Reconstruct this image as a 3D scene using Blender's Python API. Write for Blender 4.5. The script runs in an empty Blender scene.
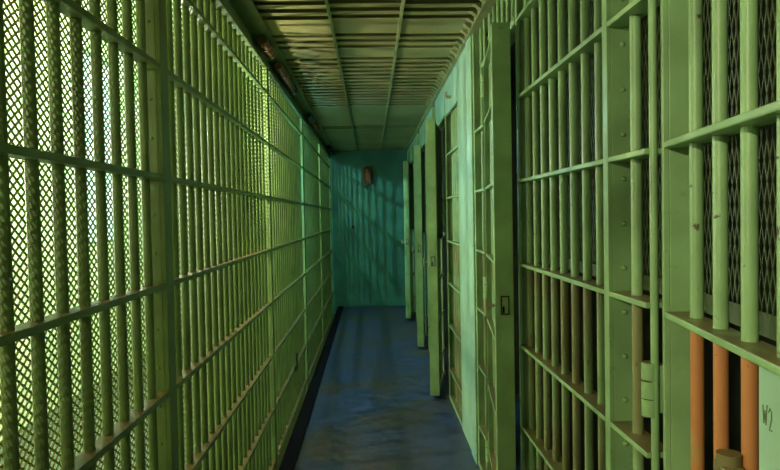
import bpy, math, random
from mathutils import Vector, Matrix
random.seed(7)
S = bpy.context.scene
C = S.collection

# ------------------------------------------------------------------ mesh builder
class MB:
    def __init__(self):
        self.v = []; self.f = []; self.smooth = []
    def add(self, vs, fs, sm=False):
        n = len(self.v)
        self.v += [tuple(a) for a in vs]
        self.f += [tuple(i + n for i in f) for f in fs]
        self.smooth += [sm] * len(fs)
        return self
    def box(self, x0, x1, y0, y1, z0, z1):
        vs = [(x, y, z) for x in (x0, x1) for y in (y0, y1) for z in (z0, z1)]
        return self.add(vs, [(0, 1, 3, 2), (4, 6, 7, 5), (0, 4, 5, 1), (2, 3, 7, 6), (0, 2, 6, 4), (1, 5, 7, 3)])
    def cyl(self, p0, p1, r, n=14, r1=None, caps=True):
        p0 = Vector(p0); p1 = Vector(p1); d = (p1 - p0).normalized()
        a = d.orthogonal().normalized(); b = d.cross(a)
        r1 = r if r1 is None else r1
        vs = []
        for k in range(n):
            t = 2 * math.pi * k / n
            o = a * math.cos(t) + b * math.sin(t)
            vs.append(p0 + o * r); vs.append(p1 + o * r1)
        self.add(vs, [(2 * k, 2 * ((k + 1) % n), 2 * ((k + 1) % n) + 1, 2 * k + 1) for k in range(n)], True)
        if caps:
            self.add(vs[0::2], [tuple(reversed(range(n)))]); self.add(vs[1::2], [tuple(range(n))])
        return self
    def dome(self, c, axis, r, h):
        c = Vector(c); ax = Vector(axis); a = ax.orthogonal().normalized(); b = ax.cross(a)
        n = 8; vs = []
        for rr, hh in ((r, 0), (r * .8, h * .6), (r * .4, h * .95)):
            for k in range(n):
                t = 2 * math.pi * k / n
                vs.append(c + (a * math.cos(t) + b * math.sin(t)) * rr + ax * hh)
        fs = []
        for l in range(2):
            for k in range(n):
                fs.append((l * n + k, l * n + (k + 1) % n, (l + 1) * n + (k + 1) % n, (l + 1) * n + k))
        fs.append(tuple(range(2 * n, 3 * n)))
        return self.add(vs, fs, True)
    def path(self, pts, r, n=8):
        for p, q in zip(pts, pts[1:]):
            self.cyl(p, q, r, n)
        return self
    def build(self, name, mat, parent=None, bevel=0, label=None):
        me = bpy.data.meshes.new(name)
        me.from_pydata(self.v, [], self.f)
        me.polygons.foreach_set('use_smooth', self.smooth)
        me.materials.append(mat)
        me.update()
        o = bpy.data.objects.new(name, me); C.objects.link(o)
        if parent: o.parent = parent
        if label: o['label'] = label
        if bevel:
            m = o.modifiers.new('bevel', 'BEVEL'); m.width = bevel; m.segments = 2; m.limit_method = 'ANGLE'; m.angle_limit = math.radians(50)
        return o

def tag(o, label, cat, group=None):
    o['label'] = label; o['category'] = cat; o['kind'] = 'thing'
    if group: o['group'] = group
    return o
def thing(name, loc, label, cat, group=None, rz=0.0):
    o = bpy.data.objects.new(name, None); C.objects.link(o)
    o.location = loc; o.rotation_euler = (0, 0, rz); o.empty_display_size = .1
    return tag(o, label, cat, group)
def struct(o):
    o['kind'] = 'structure'; return o
def copy_thing(root, loc, rz, label):
    r = root.copy(); C.objects.link(r); r.location = loc; r.rotation_euler = (0, 0, rz); r['label'] = label
    for ch in list(root.children):
        c = ch.copy(); C.objects.link(c); c.parent = r
        for g in list(ch.children):
            d = g.copy(); C.objects.link(d); d.parent = c
    return r

# ------------------------------------------------------------------ materials
def paint(name, col, wear=(.20, .10, .03), low=0.0, low_z=1.31, amount=.25, dust=.85, rough=.42, scale=6.0, low_col=None, low_keep=0.5):
    """Old gloss paint: tone variation, worn/rusty flecks, settled dust on ledges, heavier wear below low_z."""
    m = bpy.data.materials.new(name); m.use_nodes = True
    nt = m.node_tree; N = nt.nodes; L = nt.links
    b = N['Principled BSDF']
    tc = N.new('ShaderNodeTexCoord'); geo = N.new('ShaderNodeNewGeometry')
    def noise(sc, det=4.0, src='Object', stretch=None):
        n = N.new('ShaderNodeTexNoise'); n.inputs['Scale'].default_value = sc; n.inputs['Detail'].default_value = det
        if stretch:
            mp = N.new('ShaderNodeMapping'); mp.inputs['Scale'].default_value = stretch
            L.new(tc.outputs[src], mp.inputs['Vector']); L.new(mp.outputs['Vector'], n.inputs['Vector'])
        else:
            L.new(tc.outputs[src], n.inputs['Vector'])
        return n.outputs['Fac']
    def ramp(src, lo, hi):
        r = N.new('ShaderNodeMapRange'); r.clamp = True
        r.inputs['From Min'].default_value = lo; r.inputs['From Max'].default_value = hi
        L.new(src, r.inputs['Value']); return r.outputs['Result']
    def mul(a, bb):
        n = N.new('ShaderNodeMath'); n.operation = 'MULTIPLY'
        for i, s in enumerate((a, bb)):
            if isinstance(s, float): n.inputs[i].default_value = s
            else: L.new(s, n.inputs[i])
        return n.outputs[0]
    def mix(fac, a, bb):
        n = N.new('ShaderNodeMix'); n.data_type = 'RGBA'
        if isinstance(fac, float): n.inputs[0].default_value = fac
        else: L.new(fac, n.inputs[0])
        for i, s in ((6, a), (7, bb)):
            if isinstance(s, tuple): n.inputs[i].default_value = (*s, 1)
            else: L.new(s, n.inputs[i])
        return n.outputs[2]
    dark = tuple(c * .78 for c in col); lite = tuple(min(1, c * 1.12) for c in col)
    c = mix(ramp(noise(scale), .35, .65), dark, lite)
    if low:
        sx = N.new('ShaderNodeSeparateXYZ'); L.new(tc.outputs['Object'], sx.inputs[0])
        r = N.new('ShaderNodeMapRange'); r.clamp = True
        r.inputs['From Min'].default_value = low_z + .01; r.inputs['From Max'].default_value = low_z - .02
        L.new(sx.outputs['Z'], r.inputs['Value'])
        pat = ramp(noise(3.2, 3.0, stretch=(1.5, 1.5, .8)), low_keep - .14, low_keep + .06)
        c = mix(mul(mul(r.outputs['Result'], pat), low), c, low_col or wear)
    fle = ramp(noise(38, 6.0), .66, .72)
    c = mix(mul(fle, amount), c, tuple(w * .6 for w in wear))
    if dust:
        sn = N.new('ShaderNodeSeparateXYZ'); L.new(geo.outputs['Normal'], sn.inputs[0])
        up = ramp(sn.outputs['Z'], .6, .85)
        c = mix(mul(up, mul(ramp(noise(14, 5.0), .15, .4), dust)), c, (.21, .135, .05))
    L.new(c, b.inputs['Base Color'])
    b.inputs['Roughness'].default_value = rough
    bp = N.new('ShaderNodeBump'); bp.inputs['Strength'].default_value = .12; bp.inputs['Distance'].default_value = .003
    L.new(noise(55, 4.0), bp.inputs['Height']); L.new(bp.outputs['Normal'], b.inputs['Normal'])
    return m

def plain(name, col, rough=.6, emit=None, strength=0, metallic=0):
    m = bpy.data.materials.new(name); m.use_nodes = True
    b = m.node_tree.nodes['Principled BSDF']
    b.inputs['Base Color'].default_value = (*col, 1); b.inputs['Roughness'].default_value = rough; b.inputs['Metallic'].default_value = metallic
    if emit:
        b.inputs['Emission Color'].default_value = (*emit, 1); b.inputs['Emission Strength'].default_value = strength
    return m

GREEN = (.30, .50, .20)
M = {}
M['green'] = paint('green_paint', GREEN)
M['bar'] = paint('green_bar_paint', GREEN, low=.75, low_col=(.23, .175, .065), low_keep=.5, amount=.5)
M['door_bar'] = paint('primer_bar_paint', GREEN, low=1.0, low_z=1.3, low_col=(.55, .22, .065), low_keep=.33, amount=.9, wear=(.10, .03, .01))
M['screen'] = paint('screen_paint', (.19, .29, .09), amount=.3)
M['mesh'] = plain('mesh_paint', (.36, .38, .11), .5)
M['plate'] = paint('pale_plate_paint', (.38, .62, .42), amount=.25, dust=.5, scale=3)
M['ceil'] = paint('ceiling_paint', (.30, .28, .11), amount=.5, dust=0, scale=2.0, wear=(.20, .11, .03))
M['seam'] = paint('seam_paint', (.28, .31, .13), dust=0)
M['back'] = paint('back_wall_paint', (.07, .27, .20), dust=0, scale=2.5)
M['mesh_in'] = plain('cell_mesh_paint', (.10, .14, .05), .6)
M['outer'] = paint('cream_wall_paint', (.74, .70, .32), dust=0, amount=.1, scale=1.5, rough=.7)
M['rust'] = paint('rusted_steel', (.20, .10, .035), wear=(.05, .02, .01), dust=0, amount=.9, rough=.8, scale=9)
M['beam'] = paint('beam_paint', (.13, .19, .065), wear=(.24, .10, .03), amount=.8, dust=0, scale=5)
M['black'] = plain('black_rubber', (.006, .006, .010), .85)
M['black'].node_tree.nodes['Principled BSDF'].inputs['Specular IOR Level'].default_value = .05
M['dark'] = plain('dark_iron', (.03, .028, .022), .5)
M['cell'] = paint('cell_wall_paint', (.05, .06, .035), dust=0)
M['cream'] = paint('worn_handle_metal', (.52, .46, .26), dust=0)
M['box'] = plain('brown_box_paint', (.13, .045, .02), .5)
M['lens'] = plain('amber_lens', (.42, .13, .03), .25)
M['scratch'] = plain('pencil_mark', (.11, .15, .06), .8)
M['housing'] = paint('tarnished_housing', (.20, .17, .06), dust=.3, wear=(.08, .05, .02))

# floor: worn blue-grey painted concrete
def floor_mat():
    m = bpy.data.materials.new('worn_blue_floor'); m.use_nodes = True
    nt = m.node_tree; N = nt.nodes; L = nt.links; b = N['Principled BSDF']
    tc = N.new('ShaderNodeTexCoord')
    def nz(s, d): 
        n = N.new('ShaderNodeTexNoise'); n.inputs['Scale'].default_value = s; n.inputs['Detail'].default_value = d
        L.new(tc.outputs['Object'], n.inputs['Vector']); return n.outputs['Fac']
    def rp(src, a, c0, bb, c1):
        r = N.new('ShaderNodeValToRGB'); r.color_ramp.elements[0].position = a; r.color_ramp.elements[1].position = bb
        r.color_ramp.elements[0].color = (*c0, 1); r.color_ramp.elements[1].color = (*c1, 1); L.new(src, r.inputs[0]); return r.outputs[0]
    mx = N.new('ShaderNodeMix'); mx.data_type = 'RGBA'
    f = rp(nz(1.6, 5), .42, (0, 0, 0), .62, (1, 1, 1))
    L.new(f, mx.inputs[0])
    L.new(rp(nz(9, 6), .3, (.028, .045, .11), .7, (.05, .08, .18)), mx.inputs[6])
    L.new(rp(nz(14, 6), .3, (.05, .042, .05), .7, (.10, .085, .08)), mx.inputs[7])
    L.new(mx.outputs[2], b.inputs['Base Color'])
    b.inputs['Roughness'].default_value = .42
    bp = N.new('ShaderNodeBump'); bp.inputs['Strength'].default_value = .25; bp.inputs['Distance'].default_value = .004
    L.new(nz(40, 5), bp.inputs['Height']); L.new(bp.outputs['Normal'], b.inputs['Normal'])
    return m
M['floor'] = floor_mat()

# ------------------------------------------------------------------ the setting
YE = 11.04; ZC = 2.62; XL = -.664; XR = .62; XO = -3.2
Y0 = -2.4
struct(MB().box(-.58, 2.5, Y0, YE, -.16, 0).build('floor', M['floor']))
struct(MB().box(-.585, -.495, Y0, YE, 0, .012).build('trim_1', M['black'], bevel=.003))      # black kick strip at the walkway edge
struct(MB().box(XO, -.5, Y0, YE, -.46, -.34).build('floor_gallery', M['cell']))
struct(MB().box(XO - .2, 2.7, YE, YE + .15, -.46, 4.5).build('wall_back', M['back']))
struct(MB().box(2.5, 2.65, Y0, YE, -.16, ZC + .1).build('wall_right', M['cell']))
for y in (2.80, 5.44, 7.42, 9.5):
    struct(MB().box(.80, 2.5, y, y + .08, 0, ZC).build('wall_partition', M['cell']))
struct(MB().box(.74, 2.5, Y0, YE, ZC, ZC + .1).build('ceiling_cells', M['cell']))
struct(MB().box(XO, -.72, Y0, YE, 4.3, 4.4).build('ceiling_gallery', M['outer']))
struct(MB().box(-.78, -.74, Y0, YE, 2.53, 4.3).build('wall_left', M['outer']))       # bulkhead above the barred screens

# outer wall of the gallery with windows
wins = [(-2.0, -.2, .8, 2.6), (2.0, 5.2, .7, 2.7), (7.3, 8.6, 1.25, 3.5), (9.4, 10.7, .7, 2.3)]  # first one is unseen, added to light the near door from behind camera
ow = MB(); ys = Y0
for (a, b_, z0, z1) in wins:
    ow.box(XO - .2, XO, ys, a, -.46, 4.4); ow.box(XO - .2, XO, a, b_, -.46, z0); ow.box(XO - .2, XO, a, b_, z1, 4.4); ys = b_
ow.box(XO - .2, XO, ys, YE, -.46, 4.4)
struct(ow.build('wall_outer', M['outer']))
WARM = (1.0, .98, .68); COOL = (.38, .78, 1.0); PALE = (.85, 1.0, .88); DAY = (.92, 1.0, .80)
emits = [(WARM, 6), (DAY, 2.6), (PALE, .5), (COOL, 6)]
for i, (a, b_, z0, z1) in enumerate(wins):
    fr = MB(); t = .03
    fr.box(XO - .12, XO - .06, a, a + t, z0, z1); fr.box(XO - .12, XO - .06, b_ - t, b_, z0, z1)
    fr.box(XO - .12, XO - .06, a + t, b_ - t, z0, z0 + t); fr.box(XO - .12, XO - .06, a + t, b_ - t, z1 - t, z1)
    w = struct(fr.build('window_%d' % (i + 1), M['beam']))
    gl = plain('frosted_daylight_glass_%d' % i, (.8, .8, .8), .4, emits[i][0], emits[i][1])
    MB().box(XO - .11, XO - .10, a + t, b_ - t, z0 + t, z1 - t).build('pane', gl, w)

# ceiling: ribbed steel deck, three lanes; slots are real recesses
def deck(x0, x1, dz):
    mb = MB()
    slots = [2.2, 2.33, 2.46, 2.81, 2.93, 3.05, 3.40, 3.525, 3.65, 4.02, 4.15, 4.29]
    y = 4.62
    while y < 6.6: slots.append(y); y += .135
    slots += [8.05, 8.2]
    z = ZC + dz; a = Y0
    for s in slots + [YE + .024]:
        mb.box(x0, x1, a, s - .024, z, z + .006)                 # slat
        mb.box(x0, x1, a, a + .004, z - .007, z + .018)          # upturned lip on its near edge
        a = s + .024
    return mb
cd = MB()
for (a, b_, dz) in ((-.73, -.205, 0), (-.205, .19, .006), (.19, .74, 0)):
    d = deck(a, b_, dz); cd.add(d.v, d.f)
cd.box(-.74, .74, Y0, YE, 2.86, 2.92); cd.box(.74, .76, Y0, YE, ZC + .1, 2.86)
struct(cd.build('ceiling', M['ceil']))
struct(MB().box(-.213, -.197, Y0, YE, ZC - .012, ZC + .02).build('trim_2', M['beam']))
struct(MB().box(.178, .194, Y0, YE, ZC - .014, ZC + .02).build('trim_3', M['seam']))
# rib ends showing as clips along the top of the cell fronts
tm = MB()
tm.box(.595, .70, Y0, YE, ZC - .035, ZC)
y = 2.7
while y < 6.6:
    tm.add([(.555, y, ZC), (.60, y, ZC), (.60, y, ZC - .035), (.60, y + .045, ZC), (.60, y + .045, ZC - .035), (.555, y + .045, ZC)],
           [(0, 1, 2), (5, 4, 3), (0, 2, 4, 5), (0, 5, 3, 1)])
    y += .122
struct(tm.build('trim_4', M['seam']))

# ------------------------------------------------------------------ expanded metal mesh
def expanded(y0, y1, z0, z1, hy, hz, w, t):
    """diamond lattice in the local y-z plane at x=0: half-diagonals hy, hz, strand width w, thickness t"""
    mb = MB(); ny = int((y1 - y0) / hy); nz = int((z1 - z0) / hz)
    v = mb.v; f = mb.f
    for j in range(nz):
        for i in range(ny + 1):
            if (i + j) % 2: continue
            ya = y0 + i * hy; za = z0 + j * hz
            for s in (-1, 1):
                if not 0 <= i + s <= ny: continue
                yb = ya + s * hy; zb = za + hz
                l = math.hypot(hy, hz); oy = -hz / l * w / 2 * s; oz = hy / l * w / 2
                n = len(v)
                v += [(-t, ya + oy, za + oz), (-t, yb + oy, zb + oz), (-t, ya - oy, za - oz), (-t, yb - oy, zb - oz), (t, ya, za), (t, yb, zb)]
                f += [(n, n + 1, n + 3, n + 2), (n, n + 4, n + 5, n + 1), (n + 2, n + 3, n + 5, n + 4)]
    # rim strips
    mb.smooth = [False] * len(f)
    for (a, b_, c, d) in ((y0, y1, z0 - .008, z0 + .03), (y0, y1, z1 - .008, z1 + .008), (y0 - .006, y0 + .006, z0, z1), (y1 - .006, y1 + .006, z0, z1)):
        mb.box(-t, t, a, b_, c, d)
    return mb

# ------------------------------------------------------------------ left: barred screens
LZ = (-.10, .25, .605, .957, 1.308, 1.657, 2.012, 2.34)
BAY = 2.20; SP = .113
def make_screen():
    r = thing('barred_screen', (XL, 2.21, 0), '', 'barred screen', 'barred screens along the walkway')
    # local: corridor face x=0, depth to -x; local y from -BAY to 0; flange post at the far end
    p = MB()
    p.box(-.014, 0, -.078, 0, -.33, 2.52)
    p.box(-.052, -.014, -.078, -.066, -.33, 2.52)
    z = -.2
    while z < 2.5:
        p.dome((-.034, -.078, z), (0, -1, 0), .006, .005); z += .124
    p.build('riveted_post', M['screen'], r, .0015)
    k = 0; y = -.163
    while y > -BAY + .03:
        MB().cyl((-.030, y, -.33), (-.030, y, 2.52), .0135).build('bar', M['screen'], r); y -= SP; k += 1
    for z in LZ:
        MB().box(-.046, 0, -BAY, -.078, z - .009, z + .009).build('crossbar', M['screen'], r, .002)
    MB().box(-.052, .004, -BAY, 0, 2.50, 2.53).build('top_rail', M['beam'], r, .002)
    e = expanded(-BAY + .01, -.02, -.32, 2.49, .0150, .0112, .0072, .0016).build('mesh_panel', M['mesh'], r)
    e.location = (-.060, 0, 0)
    return r, e
scr, e = make_screen()
scr['label'] = 'nearest barred green screen on the left, bright mesh showing between its bars'
# a seam where two mesh sheets meet, and a bolt, on the nearest screen only
extra = []
labels = ['second barred green screen from the camera, between the first and second riveted posts',
          'third barred green screen from the camera, its sunlit riveted post at the near end',
          'fourth barred green screen from the camera, teal in the far daylight',
          'farthest barred green screen, ending at the teal back wall']
for i, l in enumerate(labels):
    copy_thing(scr, (XL, 2.21 + BAY * (i + 1), 0), 0, l)
MB().box(-.0585, -.050, -.675, -.652, -.30, 2.49).build('mesh_seam_strip', M['rust'], scr, label='rusty strip where two mesh sheets meet')
b_ = MB(); b_.dome((-.050, -.664, .30), (1, 0, 0), .012, .01); b_.build('bolt', M['dark'], scr, label='dark bolt head')

h = thing('latch_handle', (XL + .002, 5.46, .24), 'small dark upright latch handle low on the left barred screen', 'handle')
MB().box(.0, .012, -.02, .02, 0, .04).build('latch_plate', M['dark'], h, .002)
MB().cyl((.02, 0, .02), (.02, 0, .15), .008, 10).cyl((.0, 0, .02), (.02, 0, .02), .008, 10).build('lever', M['dark'], h)

# angle beam with rusty couplings in the corner above the screens
bm = thing('steel_angle_beam', (-.67, 0, 2.53), 'dark green rust-stained angle beam running under the ceiling above the screens', 'beam')
MB().box(-.03, -.014, .1, YE - .005, 0.002, .076).box(-.014, .10, .1, YE - .005, .068, .076).build('angle', M['beam'], bm, .002)
for (y, l, m, rr) in ((3.9, .34, 'rust', .030), (4.55, .75, 'rust', .026), (5.30, .22, 'dark', .028), (6.75, .42, 'dark', .038), (7.3, .6, 'rust', .024), (9.9, 1.0, 'dark', .036)):
    g = MB()
    rr = min(rr, .028); g.cyl((.052, y, .034), (.052, y + l, .034), rr, 12); g.cyl((.052, y + l * .35, .034), (.052, y + l * .6, .034), rr * 1.2, 12)
    g.build('pipe_coupling', M[m], bm, label='corroded dark coupling' if m == 'dark' else 'rust brown pipe length')

# ------------------------------------------------------------------ right: cell fronts
RZ = (.25, .615, .96, 1.305, 1.655, 2.005)
DEP = .062
def crossbars(r, y0, y1, zs, mat='green', d=DEP):
    for z in zs:
        MB().box(0, d, y0, y1, z - .007, z + .007).build('crossbar', M[mat], r, .002)
def cell_front(yh, yp, bars, yj, label, header, door_near, plate=None):
    """yh hinge rod, yp riveted web post, bars = list of y, yj jamb; header 'bars' or 'plate'; door_near = near end of doorway."""
    y_base = yj
    r = thing('cell_grille', (XR, y_base, 0), label, 'cell front', 'barred cell fronts')
    L = lambda y: y - y_base
    # hinge rod and side bar
    MB().cyl((.020, L(yh), 0), (.020, L(yh), 2.6), .009).build('hinge_rod', M['green'], r)
    n = max(1, int(round((yp - yh) / .14)) - 1)
    for k in range(n):
        y = yp - .097 - .115 * k
        MB().cyl((.036, L(y), 0), (.036, L(y), 2.6), .0135).build('bar', M['bar'], r)
    # riveted post (angle: flange on the corridor face, web facing down the corridor)
    p = MB(); p.box(0, .012, L(yp), L(yp) + .035, 0, 2.6); p.box(.012, .066, L(yp), L(yp) + .01, 0, 2.6)
    z = .09
    while z < 2.58:
        p.dome((.042, L(yp), z), (0, -1, 0), .0075, .006); z += .1165
    p.build('riveted_post', M['green'], r, .0015)
    for y in bars:
        MB().cyl((.036, L(y), 0), (.036, L(y), 2.6 if header == 'bars' else 2.32), .0135).build('bar', M['bar'], r)
    j = MB(); j.box(0, .012, L(yj) - .03, L(yj) + .0, 0, 2.6); j.box(.012, .075, L(yj) - .012, L(yj) + .0, 0, 2.6)
    j.build('jamb', M['green'], r, .0015)
    crossbars(r, L(yh), L(yp) - .001, RZ)
    b0 = yp + .036 if plate is None else plate + .002
    crossbars(r, L(b0), L(yj) - .03, RZ)
    MB().box(0, DEP, L(yh), L(yp) - .001, 0, .03).build('base_rail', M['green'], r, .002)
    MB().box(0, DEP, L(b0), L(yj) - .03, 0, .03).build('base_rail', M['green'], r, .002)
    # header over the doorway and over the bars
    MB().box(-.004, DEP, L(door_near), L(yh), 2.315, 2.345).build('header_rail', M['green'], r, .002)
    if header == 'bars':
        y = door_near + .06
        while y < yh - .03:
            MB().cyl((.036, L(y), 2.33), (.036, L(y), 2.6), .0135).build('header_bar', M['green'], r); y += .113
        MB().box(0, DEP, L(b0), L(yj) - .03, 2.32, 2.334).build('crossbar', M['green'], r, .002)
    else:
        MB().box(.0, .02, L(b0), L(yj) - .031, 2.32, 2.6).build('header_plate', M['plate'], r, .003)
        if door_near > 5: MB().box(.0, .02, L(door_near), L(yh) - .015, 2.346, 2.6).build('header_plate', M['plate'], r, .003)
        else:
            y = door_near + .06
            while y < yh - .03:
                MB().cyl((.036, L(y), 2.33), (.036, L(y), 2.6), .0135).build('header_bar', M['green'], r); y += .113
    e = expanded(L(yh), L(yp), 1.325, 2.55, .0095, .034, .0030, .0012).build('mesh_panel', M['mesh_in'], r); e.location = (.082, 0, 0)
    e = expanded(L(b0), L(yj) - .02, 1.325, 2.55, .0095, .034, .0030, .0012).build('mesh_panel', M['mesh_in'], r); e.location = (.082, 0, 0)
    # hinge knuckles
    for z in (.2, 1.112, 2.22):
        k = MB()
        for a in (-.062, -.021, .022):
            k.cyl((.012, L(yh) + .010, z + a), (.012, L(yh) + .010, z + a + .039), .0185, 14)
        k.box(.016, .045, L(yh), L(yh) + .035, z - .055, z + .055)
        k.build('hinge', M['green'], r, .001)
    return r
rng = lambda a, b_, s: [a + s * k for k in range(int((b_ - a) / s + 1e-6) + 1)]
cell_front(1.468, 1.70, rng(1.857, 2.71, .1202), 2.765, 'nearest barred cell front on the right, a rusty row of bars beyond a riveted post', 'bars', .6)
cell_front(3.595, 3.88, rng(4.70, 5.25, .113), 5.40, 'second cell front from the camera, its short row of bars under a solid header plate', 'plate', 2.768, plate=4.58)
cell_front(6.20, 6.48, rng(6.60, 7.2, .113), 7.40, 'third cell front from the camera, mostly hidden behind the second open door', 'plate', 5.43)
cell_front(8.22, 8.5, rng(8.62, 9.3, .113), 9.44, 'fourth cell front from the camera, in the blue daylight near the back wall', 'plate', 7.43)
f5 = cell_front(10.3, 10.6, rng(10.7, 10.9, .113), 11.03, 'farthest cell front, sliver of bars against the teal back wall', 'plate', 9.47)

# pale riveted sheet between the second door and its bars
pp = thing('steel_wall_plate', (XR, 3.90, 0), 'pale green full height riveted steel plate catching the window light', 'wall plate')
q = MB(); q.box(-.004, .016, .02, .68, 0, 2.585)
q.build('sheet', M['plate'], pp, .002)
q = MB(); q.box(-.010, -.004, .016, .21, 0, 2.585)
z = .05
while z < 2.55:
    q.dome((-.010, .05, z), (-1, 0, 0), .006, .004); z += .085
q.build('edge_strip', M['plate'], pp, .0015)
kn = MB(); kn.cyl((-.003, 1.08, 2.41), (-.035, 1.08, 2.41), .012, 12); kn.cyl((-.035, 1.08, 2.41), (-.035, 1.08, 2.45), .010, 12)
o = kn.build('wall_hook', M['cream']); o.location = (XR, 3.90, 0)
tag(o, 'small pale peg sticking out of the header plate near the ceiling', 'hook')

# ------------------------------------------------------------------ cell doors (hinged at the far side, ajar into the corridor)
DW = .83
def make_door(label, bar_mat):
    r = thing('cell_gate', (.612, 1.405, .0), label, 'cell door', 'barred cell doors standing ajar')
    f = MB()
    f.box(0, .012, -.072, -.058, .04, 2.30); f.box(.030, .058, -.058, .0, .04, 2.30); f.box(.012, .058, -.072, -.062, .04, 2.30)       # hinge-side angle
    f.box(0, .058, -DW + .07, -.073, 2.285, 2.30); f.box(0, .058, -DW + .07, -.073, .04, .055)
    f.build('frame', M['green'], r, .0015)
    for y in (-.157, -.275, -.392, -.512, -.630, -.735):
        MB().cyl((.036, y, .045), (.036, y, 2.295), .0128).build('bar', bar_mat, r)
    for z in RZ:
        MB().box(0, .058, -DW + .07, -.072, z - .007, z + .007).build('crossbar', M['green'], r, .003)
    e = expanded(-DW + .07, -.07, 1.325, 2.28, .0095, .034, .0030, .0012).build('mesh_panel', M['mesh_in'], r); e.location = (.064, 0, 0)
    s = MB().box(-.008, .068, -DW, -DW + .07, .03, 2.305).build('lock_stile', M['green'], r, .002)
    k = MB()
    y = -DW - .003
    k.box(.014, .050, y, -DW + .002, 1.10, 1.106); k.box(.014, .050, y, -DW + .002, 1.174, 1.18)
    k.box(.014, .019, y, -DW + .002, 1.106, 1.174); k.box(.045, .050, y, -DW + .002, 1.106, 1.174)
    k.build('lock_plate', M['dark'], s)
    MB().box(.022, .030, y, -DW + .002, 1.108, 1.135).build('keyhole', M['black'], s)
    hh = MB(); hh.cyl((-.008, -DW + .03, 1.135), (-.042, -DW + .03, 1.135), .007, 10); hh.box(-.05, -.040, -DW + .01, -DW + .05, 1.10, 1.165)
    hh.build('handle', M['cream'], r, .002, label='worn pale metal pull handle')
    return r
A8 = math.radians(8.0)
door = make_door('nearest cell door, standing ajar, orange bars below its ledge and writing on its plate', M['door_bar'])
door.rotation_euler[2] = -A8
door2 = make_door('second cell door from the camera, its green lock edge standing before a black gap', M['bar'])
door2.location = (.612, 3.525, 0); door2.rotation_euler[2] = -math.radians(6.6)
copy_thing(door2, (.612, 6.175, 0), -math.radians(10.0), 'third cell door from the camera, olive green lock edge with keyhole and pale pull handle')
copy_thing(door2, (.612, 8.205, 0), -math.radians(7.5), 'fourth cell door from the camera, slim teal green edge behind the olive one')
copy_thing(door2, (.612, 10.285, 0), -math.radians(9.0), 'farthest cell door, a pale thin edge beside the back wall')
# food-slot plate with scratched writing and a bolt housing: only the nearest door shows them
fp = MB().box(.018, .026, -.76, -.462, .97, 1.296).build('slot_plate', M['plate'], door, .004, label='pale plate with W2 written on it')
w = MB()
def stroke(pts):
    w.path([(.0177, -.480 - (a - .437) * .72, 1.236 + (z - 1.248) * .75) for a, z in pts], .0009, 6)
stroke([(.437, 1.248), (.441, 1.213), (.446, 1.240), (.450, 1.212), (.455, 1.252)])
stroke([(.462, 1.240), (.467, 1.249), (.474, 1.243), (.474, 1.230), (.465, 1.207), (.477, 1.209)])
w.build('writing', M['scratch'], fp, label='dark handwritten W2')
bh = MB(); bh.box(-.012, .022, -.412, -.366, .90, 1.115); bh.cyl((.005, -.389, 1.11), (.005, -.389, 1.132), .019, 14)
bh.build('bolt_housing', M['housing'], door, .004, label='tarnished brown bolt housing')

# ------------------------------------------------------------------ back wall fittings
bx = thing('wall_box', (-.055, YE + .002, 2.06), 'small brown box with amber lens mounted high on the teal back wall', 'box')
MB().box(-.07, .07, -.09, 0, 0, .29).build('case', M['box'], bx, .008)
MB().box(-.022, .022, -.102, -.09, .05, .24).build('lens', M['lens'], bx, .004, label='dull amber lens')
hk = thing('wall_catch', (-.31, YE + .002, 1.31), 'small dark catch on the teal back wall below the brown box', 'catch')
MB().box(-.02, .02, -.012, 0, 0, .06).build('catch_plate', M['dark'], hk, .002)
MB().cyl((0, -.012, .03), (0, -.05, .03), .009, 10).build('peg', M['dark'], hk)

# ------------------------------------------------------------------ light
def area(name, loc, rot, sx, sy, col, power):
    l = bpy.data.lights.new(name, 'AREA'); l.shape = 'RECTANGLE'; l.size = sx; l.size_y = sy; l.color = col; l.energy = power
    o = bpy.data.objects.new(name, l); C.objects.link(o); o.location = loc; o.rotation_euler = rot; return o
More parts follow.
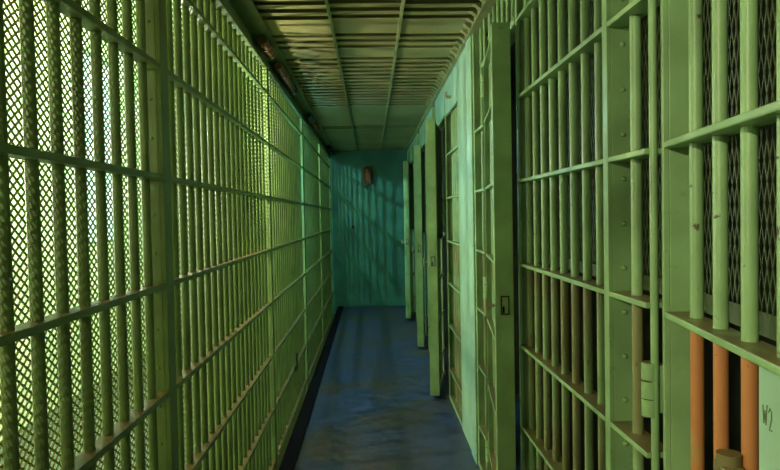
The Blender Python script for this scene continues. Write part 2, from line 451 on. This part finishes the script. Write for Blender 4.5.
# added area light under the gallery ceiling, washes the cream outer wall
def bulb(name, loc, rad, col, power):
    l = bpy.data.lights.new(name, 'POINT'); l.shadow_soft_size = rad; l.color = col; l.energy = power
    o = bpy.data.objects.new(name, l); C.objects.link(o); o.location = loc; return o
area('fill_light_wall', (-2.5, 6.6, 4.2), (0, 0, 0), .25, 3.0, (1, .90, .55), 22)
bulb('fill_light_warm', (-3.0, 3.5, 1.75), .06, (1, .95, .72), 280)  # added unseen point source, gives the window light harder shadows
bulb('fill_light_near', (-1.5, -.95, 2.3), .05, (1, .97, .68), 190)  # added behind the camera to brighten the near door's camera-facing sides
bulb('fill_light_post', (-1.2, 3.8, 2.08), .03, (1, .95, .72), 210)  # added, hidden behind the first post; streaks the ceiling and pale plate
bulb('fill_light_teal', (-1.4, 5.9, 1.9), .04, (.22, .68, 1.0), 260)  # added, hidden behind the bars; tints the far doors and floor blue
bulb('gallery_bulb_cool', (-1.72, 8.25, 2.9), .03, (.42, .86, 1.0), 600)

wd = bpy.data.worlds.new('World'); S.world = wd; wd.use_nodes = True
wd.node_tree.nodes['Background'].inputs[0].default_value = (.9, 1.0, .6, 1)
wd.node_tree.nodes['Background'].inputs[1].default_value = .03

# ------------------------------------------------------------------ camera
cam = bpy.data.cameras.new('Camera'); co = bpy.data.objects.new('Camera', cam); C.objects.link(co)
F, yaw, pitch, roll = 655.46, .0282, .0293, -.0187
cam.sensor_width = 36; cam.lens = F / 780 * 36; cam.clip_start = .02
fw = Vector((math.sin(yaw) * math.cos(pitch), math.cos(yaw) * math.cos(pitch), -math.sin(pitch)))
rt = Vector((math.cos(yaw), -math.sin(yaw), 0)); up = rt.cross(fw)
r2 = math.cos(roll) * rt + math.sin(roll) * up; u2 = -math.sin(roll) * rt + math.cos(roll) * up
m = Matrix((r2, u2, -fw)).transposed().to_4x4(); m.translation = Vector((0, 0, 1.52))
co.matrix_world = m
S.camera = co
S.view_settings.view_transform = 'Standard'; S.view_settings.look = 'None'; S.view_settings.gamma = 1; S.view_settings.use_curve_mapping = False
S.view_settings.exposure = -.22
